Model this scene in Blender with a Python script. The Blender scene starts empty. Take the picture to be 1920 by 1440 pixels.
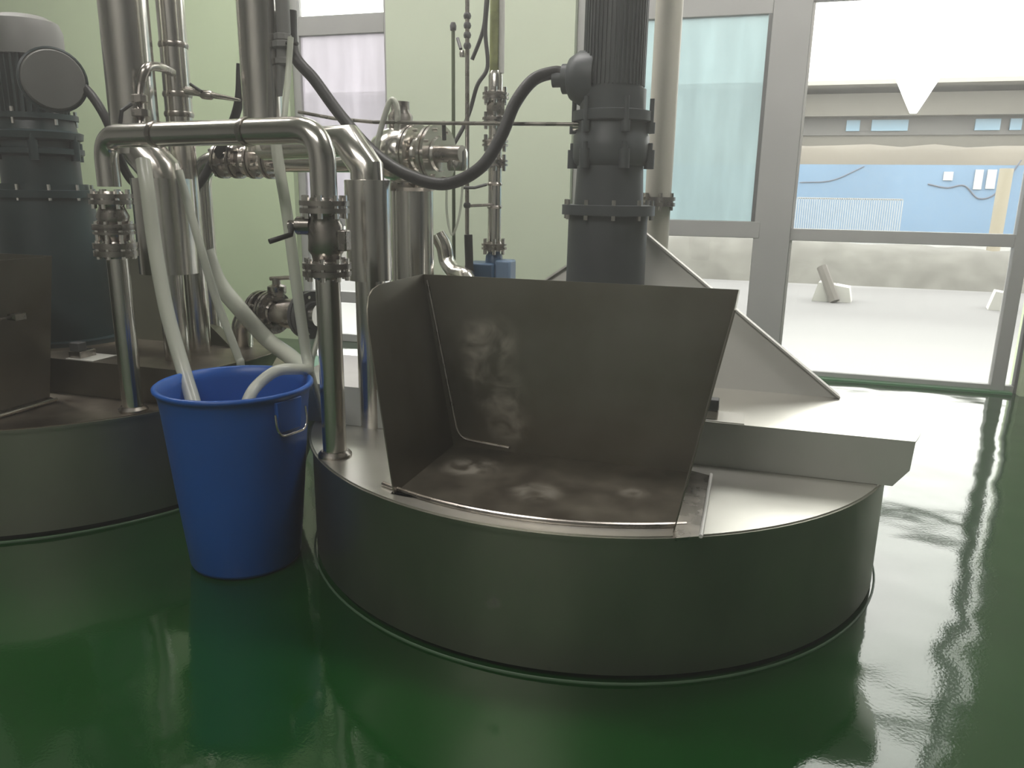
import bpy, bmesh, math, random
from mathutils import Vector, Matrix
random.seed(7)
sc = bpy.context.scene
COL = sc.collection
# ------------------------------------------------------------------ camera
FPX = 1450.0
CAMP = Vector((0, 0, 1.4))
yaw, pit, rol = math.radians(17), math.radians(14), .0156
Fv = Vector((-math.sin(yaw)*math.cos(pit), math.cos(yaw)*math.cos(pit), -math.sin(pit)))
R0 = Vector((math.cos(yaw), math.sin(yaw), 0)); U0 = R0.cross(Fv)
Rv = R0*math.cos(rol) + U0*math.sin(rol); Uv = U0*math.cos(rol) - R0*math.sin(rol)
cd = bpy.data.cameras.new('camera'); cam = bpy.data.objects.new('camera', cd); COL.objects.link(cam)
cd.sensor_width = 36; cd.lens = 36*FPX/1920; cd.clip_start = .02; cd.clip_end = 400
M = Matrix((Rv, Uv, -Fv)).transposed().to_4x4(); M.translation = CAMP; cam.matrix_world = M
sc.camera = cam
# ------------------------------------------------------------------ world, lights, exposure
SKY = 4.0
w = bpy.data.worlds.new('world'); sc.world = w; w.use_nodes = True
bg = w.node_tree.nodes['Background']; bg.inputs[0].default_value = (1.0, .985, .95, 1); bg.inputs[1].default_value = SKY
sc.view_settings.view_transform = 'Standard'; sc.view_settings.look = 'None'
sc.view_settings.exposure = 0.58; sc.view_settings.gamma = 1; sc.view_settings.use_curve_mapping = False
sc.cycles.max_bounces = 10; sc.cycles.diffuse_bounces = 5; sc.cycles.glossy_bounces = 6; sc.cycles.transparent_max_bounces = 16
sc.cycles.caustics_reflective = False; sc.cycles.caustics_refractive = False
sc.cycles.sample_clamp_indirect = 6

def area(name, loc, rot, sx, sy, power, color=(1, 1, 1), portal=False):
    l = bpy.data.lights.new(name, 'AREA'); l.shape = 'RECTANGLE'; l.size = sx; l.size_y = sy; l.energy = power; l.color = color
    if portal: l.cycles.is_portal = True
    o = bpy.data.objects.new(name, l); COL.objects.link(o); o.location = loc; o.rotation_euler = rot
    return o
area('ceiling_fill', (-4.9, 3.4, 4.5), (math.radians(14), 0, 0), 1.6, .8, 62, (1, .96, .92))  # three unseen fill lights, added to brighten the back wall and pipes
area('ceiling_fill', (-2.2, 3.4, 4.5), (math.radians(14), 0, 0), 1.6, .8, 62, (1, .96, .92))
area('ceiling_fill', (.6, 3.4, 4.5), (math.radians(14), 0, 0), 1.6, .8, 62, (1, .96, .92))
area('ceiling_fill', (-1.8, -1.0, 4.5), (0, 0, 0), 3.0, 1.0, 85, (1, .96, .90))  # unseen fill behind the camera, added to lift the front faces
area('window_portal', (.575, 6.5, 2.1), (math.radians(-90), 0, 0), 4.1, 4.1, 1, portal=True)
area('window_portal', (5.6, 6.5, 2.1), (math.radians(-90), 0, 0), 6.0, 4.1, 1, portal=True)
area('window_portal', (-3.55, 6.5, 1.9), (math.radians(-90), 0, 0), .95, 3.8, 1, portal=True)

# ------------------------------------------------------------------ helpers
def at(px, py, Y):
    d = Fv + Rv*((px-960)/FPX) - Uv*((py-720)/FPX)
    return CAMP + d*(Y/d.y)
def tag(o, label=None, cat=None, group=None, kind=None):
    if label: o['label'] = label
    if cat: o['category'] = cat
    if group: o['group'] = group
    if kind: o['kind'] = kind
    return o
def thing(name, label, cat, loc=(0, 0, 0), group=None):
    o = bpy.data.objects.new(name, None); COL.objects.link(o); o.location = loc; o.empty_display_size = .1
    return tag(o, label, cat, group)
def origin(p):
    v = Vector((0, 0, 0))
    while p is not None:
        v += Vector(p.location); p = p.parent
    return v
class MB:
    """collects shapes in world coordinates"""
    def __init__(s): s.bm = bmesh.new()
    def grid(s, rings, close=True, cap=True, smooth=True):
        vs = [[s.bm.verts.new(p) for p in r] for r in rings]
        n = len(vs[0])
        for a, b in zip(vs, vs[1:]):
            for i in range(n if close else n-1):
                f = s.bm.faces.new((a[i], a[(i+1) % n], b[(i+1) % n], b[i])); f.smooth = smooth
        if cap:
            s.bm.faces.new(list(reversed(vs[0]))); s.bm.faces.new(vs[-1])
        return s
    def box(s, lo, hi):
        x0, y0, z0 = lo; x1, y1, z1 = hi
        return s.grid([[(x0, y0, z), (x1, y0, z), (x1, y1, z), (x0, y1, z)] for z in (z0, z1)], smooth=False)
    def prism(s, poly, off):
        off = Vector(off)
        return s.grid([[Vector(p) for p in poly], [Vector(p)+off for p in poly]], smooth=False)
    def tube(s, pts, r, n=20, cap=True, hollow=None):
        pts = [Vector(p) for p in pts]; rings = []
        rr = r if isinstance(r, (list, tuple)) else [r]*len(pts)
        t0 = (pts[1]-pts[0]).normalized(); ref = Vector((0, 0, 1)) if abs(t0.z) < .9 else Vector((0, 1, 0))
        u = t0.cross(ref).normalized()
        for i, p in enumerate(pts):
            if i == 0: t = pts[1]-p
            elif i == len(pts)-1: t = p-pts[i-1]
            else: t = (pts[i+1]-p).normalized()+(p-pts[i-1]).normalized()
            t.normalize(); u = (u - t*u.dot(t)).normalized(); v = t.cross(u)
            rings.append([p+(u*math.cos(a)+v*math.sin(a))*rr[i] for a in (2*math.pi*k/n for k in range(n))])
        return s.grid(rings, cap=cap)
    def lathe(s, prof, c, axis=(0, 0, 1), n=40, cap=True):
        """prof: list of (r, h) ; c: base; axis"""
        ax = Vector(axis).normalized(); ref = Vector((0, 0, 1)) if abs(ax.z) < .9 else Vector((1, 0, 0))
        u = ax.cross(ref).normalized(); v = ax.cross(u); c = Vector(c)
        return s.grid([[c+ax*h+(u*math.cos(a)+v*math.sin(a))*max(r, 1e-4) for a in (2*math.pi*k/n for k in range(n))] for r, h in prof], cap=cap)
    def build(s, name, mat, parent=None, label=None, bevel=0, sharp=True):
        me = bpy.data.meshes.new(name)
        off = origin(parent)
        if parent is None:
            xs = [v.co for v in s.bm.verts]
            off = Vector((sum(v.x for v in xs)/len(xs), sum(v.y for v in xs)/len(xs), min(v.z for v in xs)))
        bmesh.ops.translate(s.bm, verts=s.bm.verts, vec=-off)
        bmesh.ops.recalc_face_normals(s.bm, faces=s.bm.faces)
        s.bm.to_mesh(me); s.bm.free()
        o = bpy.data.objects.new(name, me); COL.objects.link(o)
        if parent is None: o.location = off
        o.parent = parent; me.materials.append(mat)
        if sharp:
            try: me.set_sharp_from_angle(angle=math.radians(40))
            except Exception: pass
        if bevel:
            m = o.modifiers.new('b', 'BEVEL'); m.width = bevel; m.segments = 2; m.limit_method = 'ANGLE'
        if label: o['label'] = label
        return o
def sub(name, parent, loc, mesh):          # copy of shared mesh as a part
    o = bpy.data.objects.new(name, mesh); COL.objects.link(o); o.parent = parent; o.location = Vector(loc)-origin(parent); return o
def arc_path(pts, rad, n=8):
    """polyline with rounded corners"""
    pts = [Vector(p) for p in pts]; out = [pts[0]]
    for a, b, c in zip(pts, pts[1:], pts[2:]):
        r = min(rad, (a-b).length*.49, (c-b).length*.49)
        p, q = b+(a-b).normalized()*r, b+(c-b).normalized()*r
        for k in range(n+1):
            t = k/n; out.append(p*(1-t)**2 + b*2*t*(1-t) + q*t*t)
    out.append(pts[-1]); return out
def spline(pts, n=10):
    P = [Vector(p) for p in pts]; P = [P[0]*2-P[1]] + P + [P[-1]*2-P[-2]]; out = []
    for i in range(1, len(P)-2):
        for k in range(n):
            t = k/n; a, b, c, d = P[i-1:i+3]
            out.append(.5*((2*b)+(c-a)*t+(2*a-5*b+4*c-d)*t*t+(3*b-a-3*c+d)*t**3))
    out.append(P[-2]); return out

# ------------------------------------------------------------------ materials
def mat(name, col, rough=.5, metal=0, var=0.0, vscale=4.0, rvar=0.0, bump=0.0, bscale=20, spec=.5, stretch=(1, 1, 1), col2=None, coat=0):
    m = bpy.data.materials.new(name); m.use_nodes = True; nt = m.node_tree; N = nt.nodes; L = nt.links
    b = N['Principled BSDF']; b.inputs['Base Color'].default_value = (*col, 1); b.inputs['Roughness'].default_value = rough
    b.inputs['Metallic'].default_value = metal; b.inputs['Specular IOR Level'].default_value = spec; b.inputs['Coat Weight'].default_value = coat
    tc = N.new('ShaderNodeTexCoord'); mp = N.new('ShaderNodeMapping'); mp.inputs['Scale'].default_value = stretch
    L.new(tc.outputs['Object'], mp.inputs[0])
    nz = N.new('ShaderNodeTexNoise'); nz.inputs['Scale'].default_value = vscale; nz.inputs['Detail'].default_value = 6; L.new(mp.outputs[0], nz.inputs['Vector'])
    if var or col2:
        r = N.new('ShaderNodeValToRGB'); c2 = col2 or tuple(c*(1-var) for c in col)
        r.color_ramp.elements[0].position = .35; r.color_ramp.elements[1].position = .68
        r.color_ramp.elements[0].color = (*c2, 1); r.color_ramp.elements[1].color = (*col, 1)
        L.new(nz.outputs['Fac'], r.inputs[0]); L.new(r.outputs[0], b.inputs['Base Color'])
    if rvar:
        mr = N.new('ShaderNodeMapRange'); mr.inputs[3].default_value = max(0, rough-rvar); mr.inputs[4].default_value = rough+rvar
        L.new(nz.outputs['Fac'], mr.inputs[0]); L.new(mr.outputs[0], b.inputs['Roughness'])
    if bump:
        n2 = N.new('ShaderNodeTexNoise'); n2.inputs['Scale'].default_value = bscale; n2.inputs['Detail'].default_value = 3; L.new(mp.outputs[0], n2.inputs['Vector'])
        bp = N.new('ShaderNodeBump'); bp.inputs['Strength'].default_value = bump; bp.inputs['Distance'].default_value = .02
        L.new(n2.outputs['Fac'], bp.inputs['Height']); L.new(bp.outputs[0], b.inputs['Normal'])
    return m
def spots(m, centers, col, rough=.55):
    """smeared dried patches with their own outline, at object-space centres (x, y, z, radius)"""
    nt = m.node_tree; N = nt.nodes; L = nt.links; b = N['Principled BSDF']
    tc = N.new('ShaderNodeTexCoord'); nz = N.new('ShaderNodeTexNoise'); nz.inputs['Scale'].default_value = 9; nz.inputs['Detail'].default_value = 5
    nz.inputs['Distortion'].default_value = 1.5; L.new(tc.outputs['Object'], nz.inputs['Vector'])
    acc = None
    for x, y, z, r in centers:
        d = N.new('ShaderNodeVectorMath'); d.operation = 'DISTANCE'; L.new(tc.outputs['Object'], d.inputs[0]); d.inputs[1].default_value = (x, y, z)
        mr = N.new('ShaderNodeMapRange'); mr.inputs[1].default_value = r; mr.inputs[2].default_value = r*.45; L.new(d.outputs['Value'], mr.inputs[0])
        if acc is None: acc = mr.outputs[0]
        else:
            mx = N.new('ShaderNodeMath'); mx.operation = 'MAXIMUM'; L.new(acc, mx.inputs[0]); L.new(mr.outputs[0], mx.inputs[1]); acc = mx.outputs[0]
    cr = N.new('ShaderNodeValToRGB'); cr.color_ramp.elements[0].position = .40; cr.color_ramp.elements[1].position = .66; L.new(nz.outputs['Fac'], cr.inputs[0])
    mu = N.new('ShaderNodeMath'); mu.operation = 'MULTIPLY'; L.new(acc, mu.inputs[0]); L.new(cr.outputs[0], mu.inputs[1])
    mix = N.new('ShaderNodeMix'); mix.data_type = 'RGBA'; L.new(mu.outputs[0], mix.inputs[0])
    src = b.inputs['Base Color'].links
    if src: L.new(src[0].from_socket, mix.inputs[6])
    else: mix.inputs[6].default_value = b.inputs['Base Color'].default_value
    mix.inputs[7].default_value = (*col, 1); L.new(mix.outputs[2], b.inputs['Base Color'])
    mm = N.new('ShaderNodeMapRange'); mm.inputs[3].default_value = b.inputs['Metallic'].default_value; mm.inputs[4].default_value = .1
    L.new(mu.outputs[0], mm.inputs[0]); L.new(mm.outputs[0], b.inputs['Metallic'])
    return m
steel = mat('polished_steel', (.82, .79, .74), .20, 1, var=.18, vscale=5, rvar=.05)
steel_pipe = mat('pipe_steel', (.82, .79, .74), .20, 1, var=.2, vscale=3, rvar=.05, stretch=(1, 1, .4))
steel_old = mat('worn_steel_fittings', (.52, .48, .44), .28, 1, var=.4, vscale=14, rvar=.08)
clad = mat('brushed_cladding_steel', (.44, .435, .37), .40, 1, var=.22, vscale=3.0, rvar=.06, stretch=(1, 1, .5))
spots(clad, [(.25, -1.15, .1, .035), (.26, -1.15, .19, .03), (-.05, -1.15, .22, .03), (.13, -1.15, .03, .02)], (.03, .035, .025))
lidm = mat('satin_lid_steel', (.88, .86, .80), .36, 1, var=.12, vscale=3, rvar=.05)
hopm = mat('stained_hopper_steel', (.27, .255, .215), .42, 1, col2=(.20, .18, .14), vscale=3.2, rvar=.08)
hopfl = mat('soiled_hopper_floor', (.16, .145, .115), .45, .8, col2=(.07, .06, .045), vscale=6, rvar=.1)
gus = mat('satin_gusset_steel', (.80, .79, .72), .5, .1, var=.08, vscale=2)
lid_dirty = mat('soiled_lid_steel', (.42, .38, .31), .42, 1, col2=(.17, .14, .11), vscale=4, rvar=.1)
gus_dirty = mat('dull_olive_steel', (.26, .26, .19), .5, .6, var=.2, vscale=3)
blueplastic = mat('blue_plastic', (.010, .11, .47), .36, 0, var=.12, vscale=2, bump=.05, bscale=3)
paint_l = mat('dark_teal_paint', (.028, .05, .052), .38, 0, var=.25, vscale=5)
paint_r = mat('dark_slate_paint', (.085, .095, .10), .45, 0, var=.2, vscale=5)
grey_paint = mat('grey_painted_cap', (.23, .23, .215), .5, 0, var=.15)
rubber = mat('black_rubber', (.022, .022, .02), .5, 0, bump=.1, bscale=60)
beige = mat('beige_plastic_pipe', (.80, .77, .66), .4, 0, var=.08)
valve_blue = mat('blue_valve_paint', (.05, .12, .22), .4, 0, var=.2)
white_pl = mat('white_plastic', (.75, .74, .70), .4)
frame_m = mat('grey_aluminium_frame', (.42, .42, .405), .42, 0, var=.06)
frame_d = mat('dark_window_gasket', (.10, .10, .10), .5)
sightm = mat('yellow_green_sight_tube', (.33, .36, .14), .25, 0, var=.4, vscale=18)
wall_m = mat('pale_green_wall_paint', (.64, .76, .50), .75, 0, var=.05, vscale=1.2, bump=.03, bscale=40)
pier_m = mat('grey_green_pier_paint', (.66, .73, .56), .75, 0, var=.05, vscale=1.2)
side_m = mat('light_grey_wall_paint', (.56, .55, .52), .8)
ceil_m = mat('ceiling_paint', (.62, .64, .56), .8)
def hosemat(name, col, alpha):
    m = mat(name, col, .25); b = m.node_tree.nodes['Principled BSDF']; b.inputs['Alpha'].default_value = alpha; b.inputs['Subsurface Weight'].default_value = 0
    return m
hose_m = hosemat('translucent_white_hose', (.66, .68, .58), .72)
hose_faint = hosemat('thin_clear_tube', (.75, .78, .66), .5)
def glass(name, tint=(1, 1, 1), refl=1.0):
    m = bpy.data.materials.new(name); m.use_nodes = True; nt = m.node_tree; N = nt.nodes; L = nt.links; N.clear()
    o = N.new('ShaderNodeOutputMaterial'); t = N.new('ShaderNodeBsdfTransparent'); t.inputs[0].default_value = (*tint, 1)
    g = N.new('ShaderNodeBsdfGlossy'); g.inputs['Roughness'].default_value = .01
    f = N.new('ShaderNodeFresnel'); f.inputs[0].default_value = 1.45; mx = N.new('ShaderNodeMixShader')
    L.new(f.outputs[0], mx.inputs[0]); L.new(t.outputs[0], mx.inputs[1]); L.new(g.outputs[0], mx.inputs[2]); L.new(mx.outputs[0], o.inputs[0]); return m
def frosted(name, col, clear=.25):
    m = bpy.data.materials.new(name); m.use_nodes = True; nt = m.node_tree; N = nt.nodes; L = nt.links; N.clear()
    o = N.new('ShaderNodeOutputMaterial'); t = N.new('ShaderNodeBsdfTransparent'); tr = N.new('ShaderNodeBsdfTranslucent'); g = N.new('ShaderNodeBsdfGlossy')
    g.inputs['Roughness'].default_value = .15; g.inputs[0].default_value = (.8, .8, .8, 1)
    tc = N.new('ShaderNodeTexCoord'); mp = N.new('ShaderNodeMapping'); mp.inputs['Scale'].default_value = (5, 1, .8); L.new(tc.outputs['Object'], mp.inputs[0])
    nz = N.new('ShaderNodeTexNoise'); nz.inputs['Scale'].default_value = 1.6; L.new(mp.outputs[0], nz.inputs['Vector'])
    r = N.new('ShaderNodeValToRGB'); r.color_ramp.elements[0].position = .38; r.color_ramp.elements[1].position = .66
    r.color_ramp.elements[0].color = (*[c*.86 for c in col], 1); r.color_ramp.elements[1].color = (*col, 1); L.new(nz.outputs['Fac'], r.inputs[0]); L.new(r.outputs[0], tr.inputs[0])
    t.inputs[0].default_value = (*col, 1)
    m1 = N.new('ShaderNodeMixShader'); m1.inputs[0].default_value = 1-clear; m2 = N.new('ShaderNodeMixShader'); f = N.new('ShaderNodeFresnel'); f.inputs[0].default_value = 1.4
    L.new(t.outputs[0], m1.inputs[1]); L.new(tr.outputs[0], m1.inputs[2]); L.new(f.outputs[0], m2.inputs[0]); L.new(m1.outputs[0], m2.inputs[1]); L.new(g.outputs[0], m2.inputs[2]); L.new(m2.outputs[0], o.inputs[0]); return m
clear_glass = glass('clear_window_glass', (.97, .98, .96))
frost_blue = frosted('bluish_frosted_glass', (.60, .70, .70))
frost_pink = frosted('milky_window_film', (.76, .74, .77))

# floor : glossy green epoxy
fm = mat('green_epoxy_floor', (.006, .056, .008), .07, 0, col2=(.005, .046, .007), vscale=.9, spec=.5)
fm.node_tree.nodes['Principled BSDF'].inputs['IOR'].default_value = 1.75
nt = fm.node_tree; N = nt.nodes; L = nt.links; b = N['Principled BSDF']
tc = N.new('ShaderNodeTexCoord'); n1 = N.new('ShaderNodeTexNoise'); n1.inputs['Scale'].default_value = 2.2; n1.inputs['Detail'].default_value = 1.5
n2 = N.new('ShaderNodeTexNoise'); n2.inputs['Scale'].default_value = 90; n2.inputs['Detail'].default_value = 2
ad = N.new('ShaderNodeMath'); ad.operation = 'MULTIPLY_ADD'; ad.inputs[1].default_value = .012
L.new(tc.outputs['Object'], n1.inputs['Vector']); L.new(tc.outputs['Object'], n2.inputs['Vector'])
L.new(n2.outputs['Fac'], ad.inputs[0]); L.new(n1.outputs['Fac'], ad.inputs[2])
bp = N.new('ShaderNodeBump'); bp.inputs['Strength'].default_value = .35; bp.inputs['Distance'].default_value = .035
L.new(ad.outputs[0], bp.inputs['Height']); L.new(bp.outputs[0], b.inputs['Normal'])

# ------------------------------------------------------------------ room shell
YW = 6.33
def struct(o): o['kind'] = 'structure'; return o
X0, X1, YB, ZC = -8.4, 9.2, -4.0, 4.6
struct(MB().box((X0, YB, -.1), (X1, YW+.25, 0)).build('floor', fm))
struct(MB().box((X0, YB, ZC), (X1, YW+.25, ZC+.1)).build('ceiling', ceil_m))
struct(MB().box((X0-.2, YB, 0), (X0, YW+.25, ZC)).build('wall_left', side_m))
struct(MB().box((X1, YB, 0), (X1+.2, YW+.25, ZC)).build('wall_right', side_m))
struct(MB().box((X0-.2, YB-.2, 0), (X1+.2, YB, ZC)).build('wall_front', side_m))
WLX0, WLX1, WRX0, WRX1 = -4.03, -3.085, -1.47, 2.62
bw = MB()
bw.box((X0, YW, 0), (WLX0, YW+.25, ZC)); bw.box((WLX0, YW, 3.75), (WLX1, YW+.25, ZC))
bw.box((1.945, YW, 0), (2.62, YW+.25, 4.15)); bw.box((8.62, YW, 0), (X1, YW+.25, ZC)); bw.box((WRX0, YW, 4.15), (8.62, YW+.25, ZC))
struct(bw.build('wall_back', wall_m))
struct(MB().box((WLX1, YW, 0), (WRX0, YW+.25, ZC)).build('wall_back_pier', pier_m)).name = 'wall_back_middle'

# window frames
FY0, FY1 = YW+.07, YW+.14
def wparts(parent, name, rects, m, y0=FY0, y1=FY1, bev=.004):
    for r in rects: MB().box((r[0], y0, r[2]), (r[1], y1, r[3])).build(name, m, parent, bevel=bev)
def window(name):
    o = bpy.data.objects.new(name, None); COL.objects.link(o); o.location = (0, YW+.1, 0); o['kind'] = 'structure'; return o
w1 = window('window_1')
wparts(w1, 'window_frame', [(WLX0, WLX0+.075, 0, 3.75), (WLX1-.05, WLX1, 0, 3.75)], frame_m)
wparts(w1, 'window_rail', [(WLX0+.075, WLX1-.05, 2.685, 2.84), (WLX0+.075, WLX1-.05, .37, .47), (WLX0+.075, WLX1-.05, 1.07, 1.15), (WLX0+.075, WLX1-.05, 0, .07)], frame_m)
wparts(w1, 'pane', [(WLX0+.07, WLX1-.045, 1.14, 2.69)], frost_pink, FY0+.03, FY0+.036, 0)
wparts(w1, 'pane', [(WLX0+.07, WLX1-.045, 2.83, 3.75), (WLX0+.07, WLX1-.045, .46, 1.08), (WLX0+.07, WLX1-.045, .06, .38)], clear_glass, FY0+.03, FY0+.036, 0)
w2 = window('window_2')       # side light with the frosted sash
MX0, MX1 = .0, .257
wparts(w2, 'window_frame', [(WRX0+.005, WRX0+.075, 0, 4.15), (-.76, -.70, 0, 4.15)], frame_m)
MB().prism([(-.012, FY0-.03, 0), (MX1, FY0-.03, 0), (MX1, FY0-.03, 4.15), (-.012, FY0-.03, 4.15)], (0, .12, 0)).build('mullion', frame_m, w2, bevel=.006)
wparts(w2, 'window_rail', [(WRX0+.075, -.012, 4.08, 4.15), (WRX0+.075, -.012, 2.685, 2.9), (WRX0+.075, -.012, 0, .06)], frame_m)
wparts(w2, 'window_rail', [(WRX0+.075, .03, 1.075, 1.20)], frame_m, FY0-.035, FY1)
wparts(w2, 'sash_frame', [(-.70, -.665, 1.2, 2.685), (-.04, .03, 1.2, 2.685)], frame_d, FY0-.01, FY0+.03)
wparts(w2, 'pane', [(-.67, -.03, 1.2, 2.69), (WRX0+.07, -.755, 1.2, 2.69)], frost_blue, FY0+.035, FY0+.041, 0)
wparts(w2, 'pane', [(-.705, -.01, .05, 1.08), (WRX0+.07, -.755, .05, 1.08), (WRX0+.07, -.02, 2.89, 4.09)], clear_glass, FY0+.035, FY0+.041, 0)
d1 = window('door_1')         # wide glazed door
wparts(d1, 'door_frame', [(1.77, 1.86, 0, 4.15)], frame_m, FY0-.02, FY1)
wparts(d1, 'door_rail', [(MX1, 1.77, 4.08, 4.15), (MX1, 1.77, 2.755, 2.86), (MX1, 1.77, 1.065, 1.155), (MX1, 1.77, 0, .055)], frame_m)
wparts(d1, 'door_frame', [(MX1, MX1+.02, .05, 2.76)], white_pl, FY0+.02, FY0+.06)
wparts(d1, 'pane', [(MX1+.01, 1.775, .05, 1.07), (MX1+.01, 1.775, 1.15, 2.76), (MX1+.01, 1.775, 2.85, 4.09)], clear_glass, FY0+.04, FY0+.046, 0)
w3 = window('window_3')
wparts(w3, 'window_frame', [(1.925, 1.945, 0, 4.15)], frame_d)
wparts(w3, 'window_rail', [(1.86, 1.925, 4.08, 4.15), (1.86, 1.925, 2.755, 2.86), (1.86, 1.925, 0, .055)], frame_m)
wparts(w3, 'pane', [(1.86, 1.93, .05, 2.76), (1.86, 1.93, 2.85, 4.09)], clear_glass, FY0+.04, FY0+.046, 0)
for k in range(3):            # the glazed front goes on beyond the pier
    wk = window('window_%d' % (k+4)); xa_ = 2.62+2*k
    wparts(wk, 'window_frame', [(xa_, xa_+.08, 0, 4.15), (xa_+1.92, xa_+2.0, 0, 4.15)], frame_m)
    wparts(wk, 'window_rail', [(xa_+.08, xa_+1.92, z_, z_+.09) for z_ in (0, 1.065, 2.76, 4.06)], frame_m)
    wparts(wk, 'pane', [(xa_+.07, xa_+1.93, .05, 4.1)], clear_glass, FY0+.04, FY0+.046, 0)
struct(MB().box((WRX0, YW-.012, 0), (1.9, YW+.07, .022)).build('trim_1', mat('green_painted_threshold', (.05, .22, .08), .25), bevel=.004))

# ------------------------------------------------------------------ outdoors
og = mat('pale_concrete_yard', (.20, .195, .20), .8, 0, col2=(.15, .145, .15), vscale=.6)
def ground_bands(m):
    nt = m.node_tree; N = nt.nodes; L = nt.links; b = N['Principled BSDF']
    tc = N.new('ShaderNodeTexCoord'); sp = N.new('ShaderNodeSeparateXYZ'); L.new(tc.outputs['Object'], sp.inputs[0])
    src = b.inputs['Base Color'].links[0].from_socket
    r = N.new('ShaderNodeValToRGB'); e = r.color_ramp.elements; mr = N.new('ShaderNodeMapRange'); mr.inputs[1].default_value = -20; mr.inputs[2].default_value = 20
    nz = N.new('ShaderNodeTexNoise'); nz.inputs['Scale'].default_value = .3; L.new(tc.outputs['Object'], nz.inputs['Vector'])
    a = N.new('ShaderNodeMath'); a.operation = 'MULTIPLY_ADD'; a.inputs[1].default_value = .8; L.new(nz.outputs['Fac'], a.inputs[0]); L.new(sp.outputs['Y'], a.inputs[2]); L.new(a.outputs[0], mr.inputs[0])
    # strips of road : pale concrete, grey road, white line, grey road
    stops = [(0, .34), (.06, .24), (.10, .13), (.185, .11), (.19, .18), (.2, .18), (.205, .12), (.24, .12), (.245, .18)]
    e[0].position = 0; e[0].color = (.5, .5, .5, 1); e[1].position = 1; e[1].color = (.42, .41, .38, 1)
    for p, v in stops[1:]:
        q = e.new(p); q.color = (v, v*.99, v*1.0, 1)
    L.new(mr.outputs[0], r.inputs[0]); mx = N.new('ShaderNodeMix'); mx.data_type = 'RGBA'; mx.inputs[0].default_value = .75
    L.new(src, mx.inputs[6]); L.new(r.outputs[0], mx.inputs[7]); L.new(mx.outputs[2], b.inputs['Base Color'])
ground_bands(og)
g = MB().box((-60, YW+.25, -.12), (60, YW+40.25, -.02)).build('yard_ground', og); g['kind'] = 'structure'
BW = mat('pale_blue_hoarding', (.135, .225, .34), .6, 0, var=.12, vscale=.5)
Yb = 21.0
MBk = tag(MB().box((-40, Yb-.4, -.02), (14, Yb-.25, .36)).build('kerb_wall', mat('white_kerb', (.42, .42, .41), .7)), 'low white kerb wall along the foot of the blue hoarding', 'kerb')
o = MB().box((-40, Yb, 0), (14, Yb+.15, 2.15)); o = o.build('hoarding', BW); tag(o, 'long pale blue site hoarding far behind the glazed door', 'hoarding')
o = MB().box((9.1, Yb-2.2, -.02), (14, Yb-2, 2.2)).build('hoarding', mat('sky_blue_panel', (.11, .27, .40), .6)); tag(o, 'brighter blue hoarding panel at far right, right of the leaning post', 'hoarding')
rub = mat('grey_brown_rubble', (.13, .127, .115), .9, 0, col2=(.09, .087, .078), vscale=2.5)
def heap(x0, x1, y, h, d, mat_, name, label, cat, seed, rough=.15):
    random.seed(seed); m = MB(); nx, ny = 70, 9; rings = []
    for j in range(ny):
        t = j/(ny-1); row = []
        for i in range(nx):
            u = i/(nx-1)
            hh = h*math.sin(math.pi*t)**.7*(.85+(rough*.9)*math.sin(u*9+seed)+rough*random.random())*min(1, u*8, (1-u)*8)
            row.append((x0+(x1-x0)*u, y+(t-.5)*d, -.02+max(0, hh)))
        rings.append(row)
    m.grid(rings, close=False, cap=False)
    return tag(m.build(name, mat_, sharp=False), label, cat)
heap(-14, 9.5, 14.9, .66, 2.2, rub, 'rubble_heap', 'low grey-brown rubble bank across the yard behind the glazed door', 'rubble', 3)
heap(5.4, 9, 12.9, .62, 1.0, mat('brown_earth', (.17, .14, .09), .9, var=.3), 'earth_heap', 'small brown earth heap beyond the lower right corner of the glazed door', 'earth', 5)
heap(-40, 22, 27, 3.3, 5, mat('tan_earth_bank', (.115, .102, .082), .9, var=.2, vscale=.4), 'earth_bank', 'tan earth bank rising above the blue hoarding', 'bank', 8, .03)
# far building with a long roof edge
fb = thing('factory_building', 'long far building with beige roof beam and dark window band', 'building', (0, 34, 0))
bmat_ = mat('beige_fascia', (.14, .133, .115), .7, 0, var=.08); dk = mat('dark_glazing_band', (.09, .088, .085), .5)
MB().box((-60, 34, 0), (45, 40, 3.6)).build('wall', bmat_, fb)
MB().box((-60, 33.9, 3.7), (45, 34, 4.35)).build('window_band', dk, fb)
MB().box((-60, 34, 3.6), (45, 40, 4.4)).build('upper_wall', bmat_, fb)
MB().box((-60, 33.2, 4.35), (45, 40, 5.15)).build('roof_beam', bmat_, fb)
MB().box((-60, 32.2, 5.35), (45, 40, 5.5)).build('roof_edge', mat('pale_roof_sheet', (.33, .32, .29), .6), fb)
bl = mat('pale_blue_window', (.18, .30, .40), .4)
for px0, px1 in ((1585, 1610), (1632, 1700), (1825, 1872), (1890, 1912)):
    a, c = at(px0, 250, 33.9), at(px1, 250, 33.9)
    MB().box((a.x, 33.8, 3.85), (c.x, 33.9, 4.25)).build('window', bl, fb)
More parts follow.
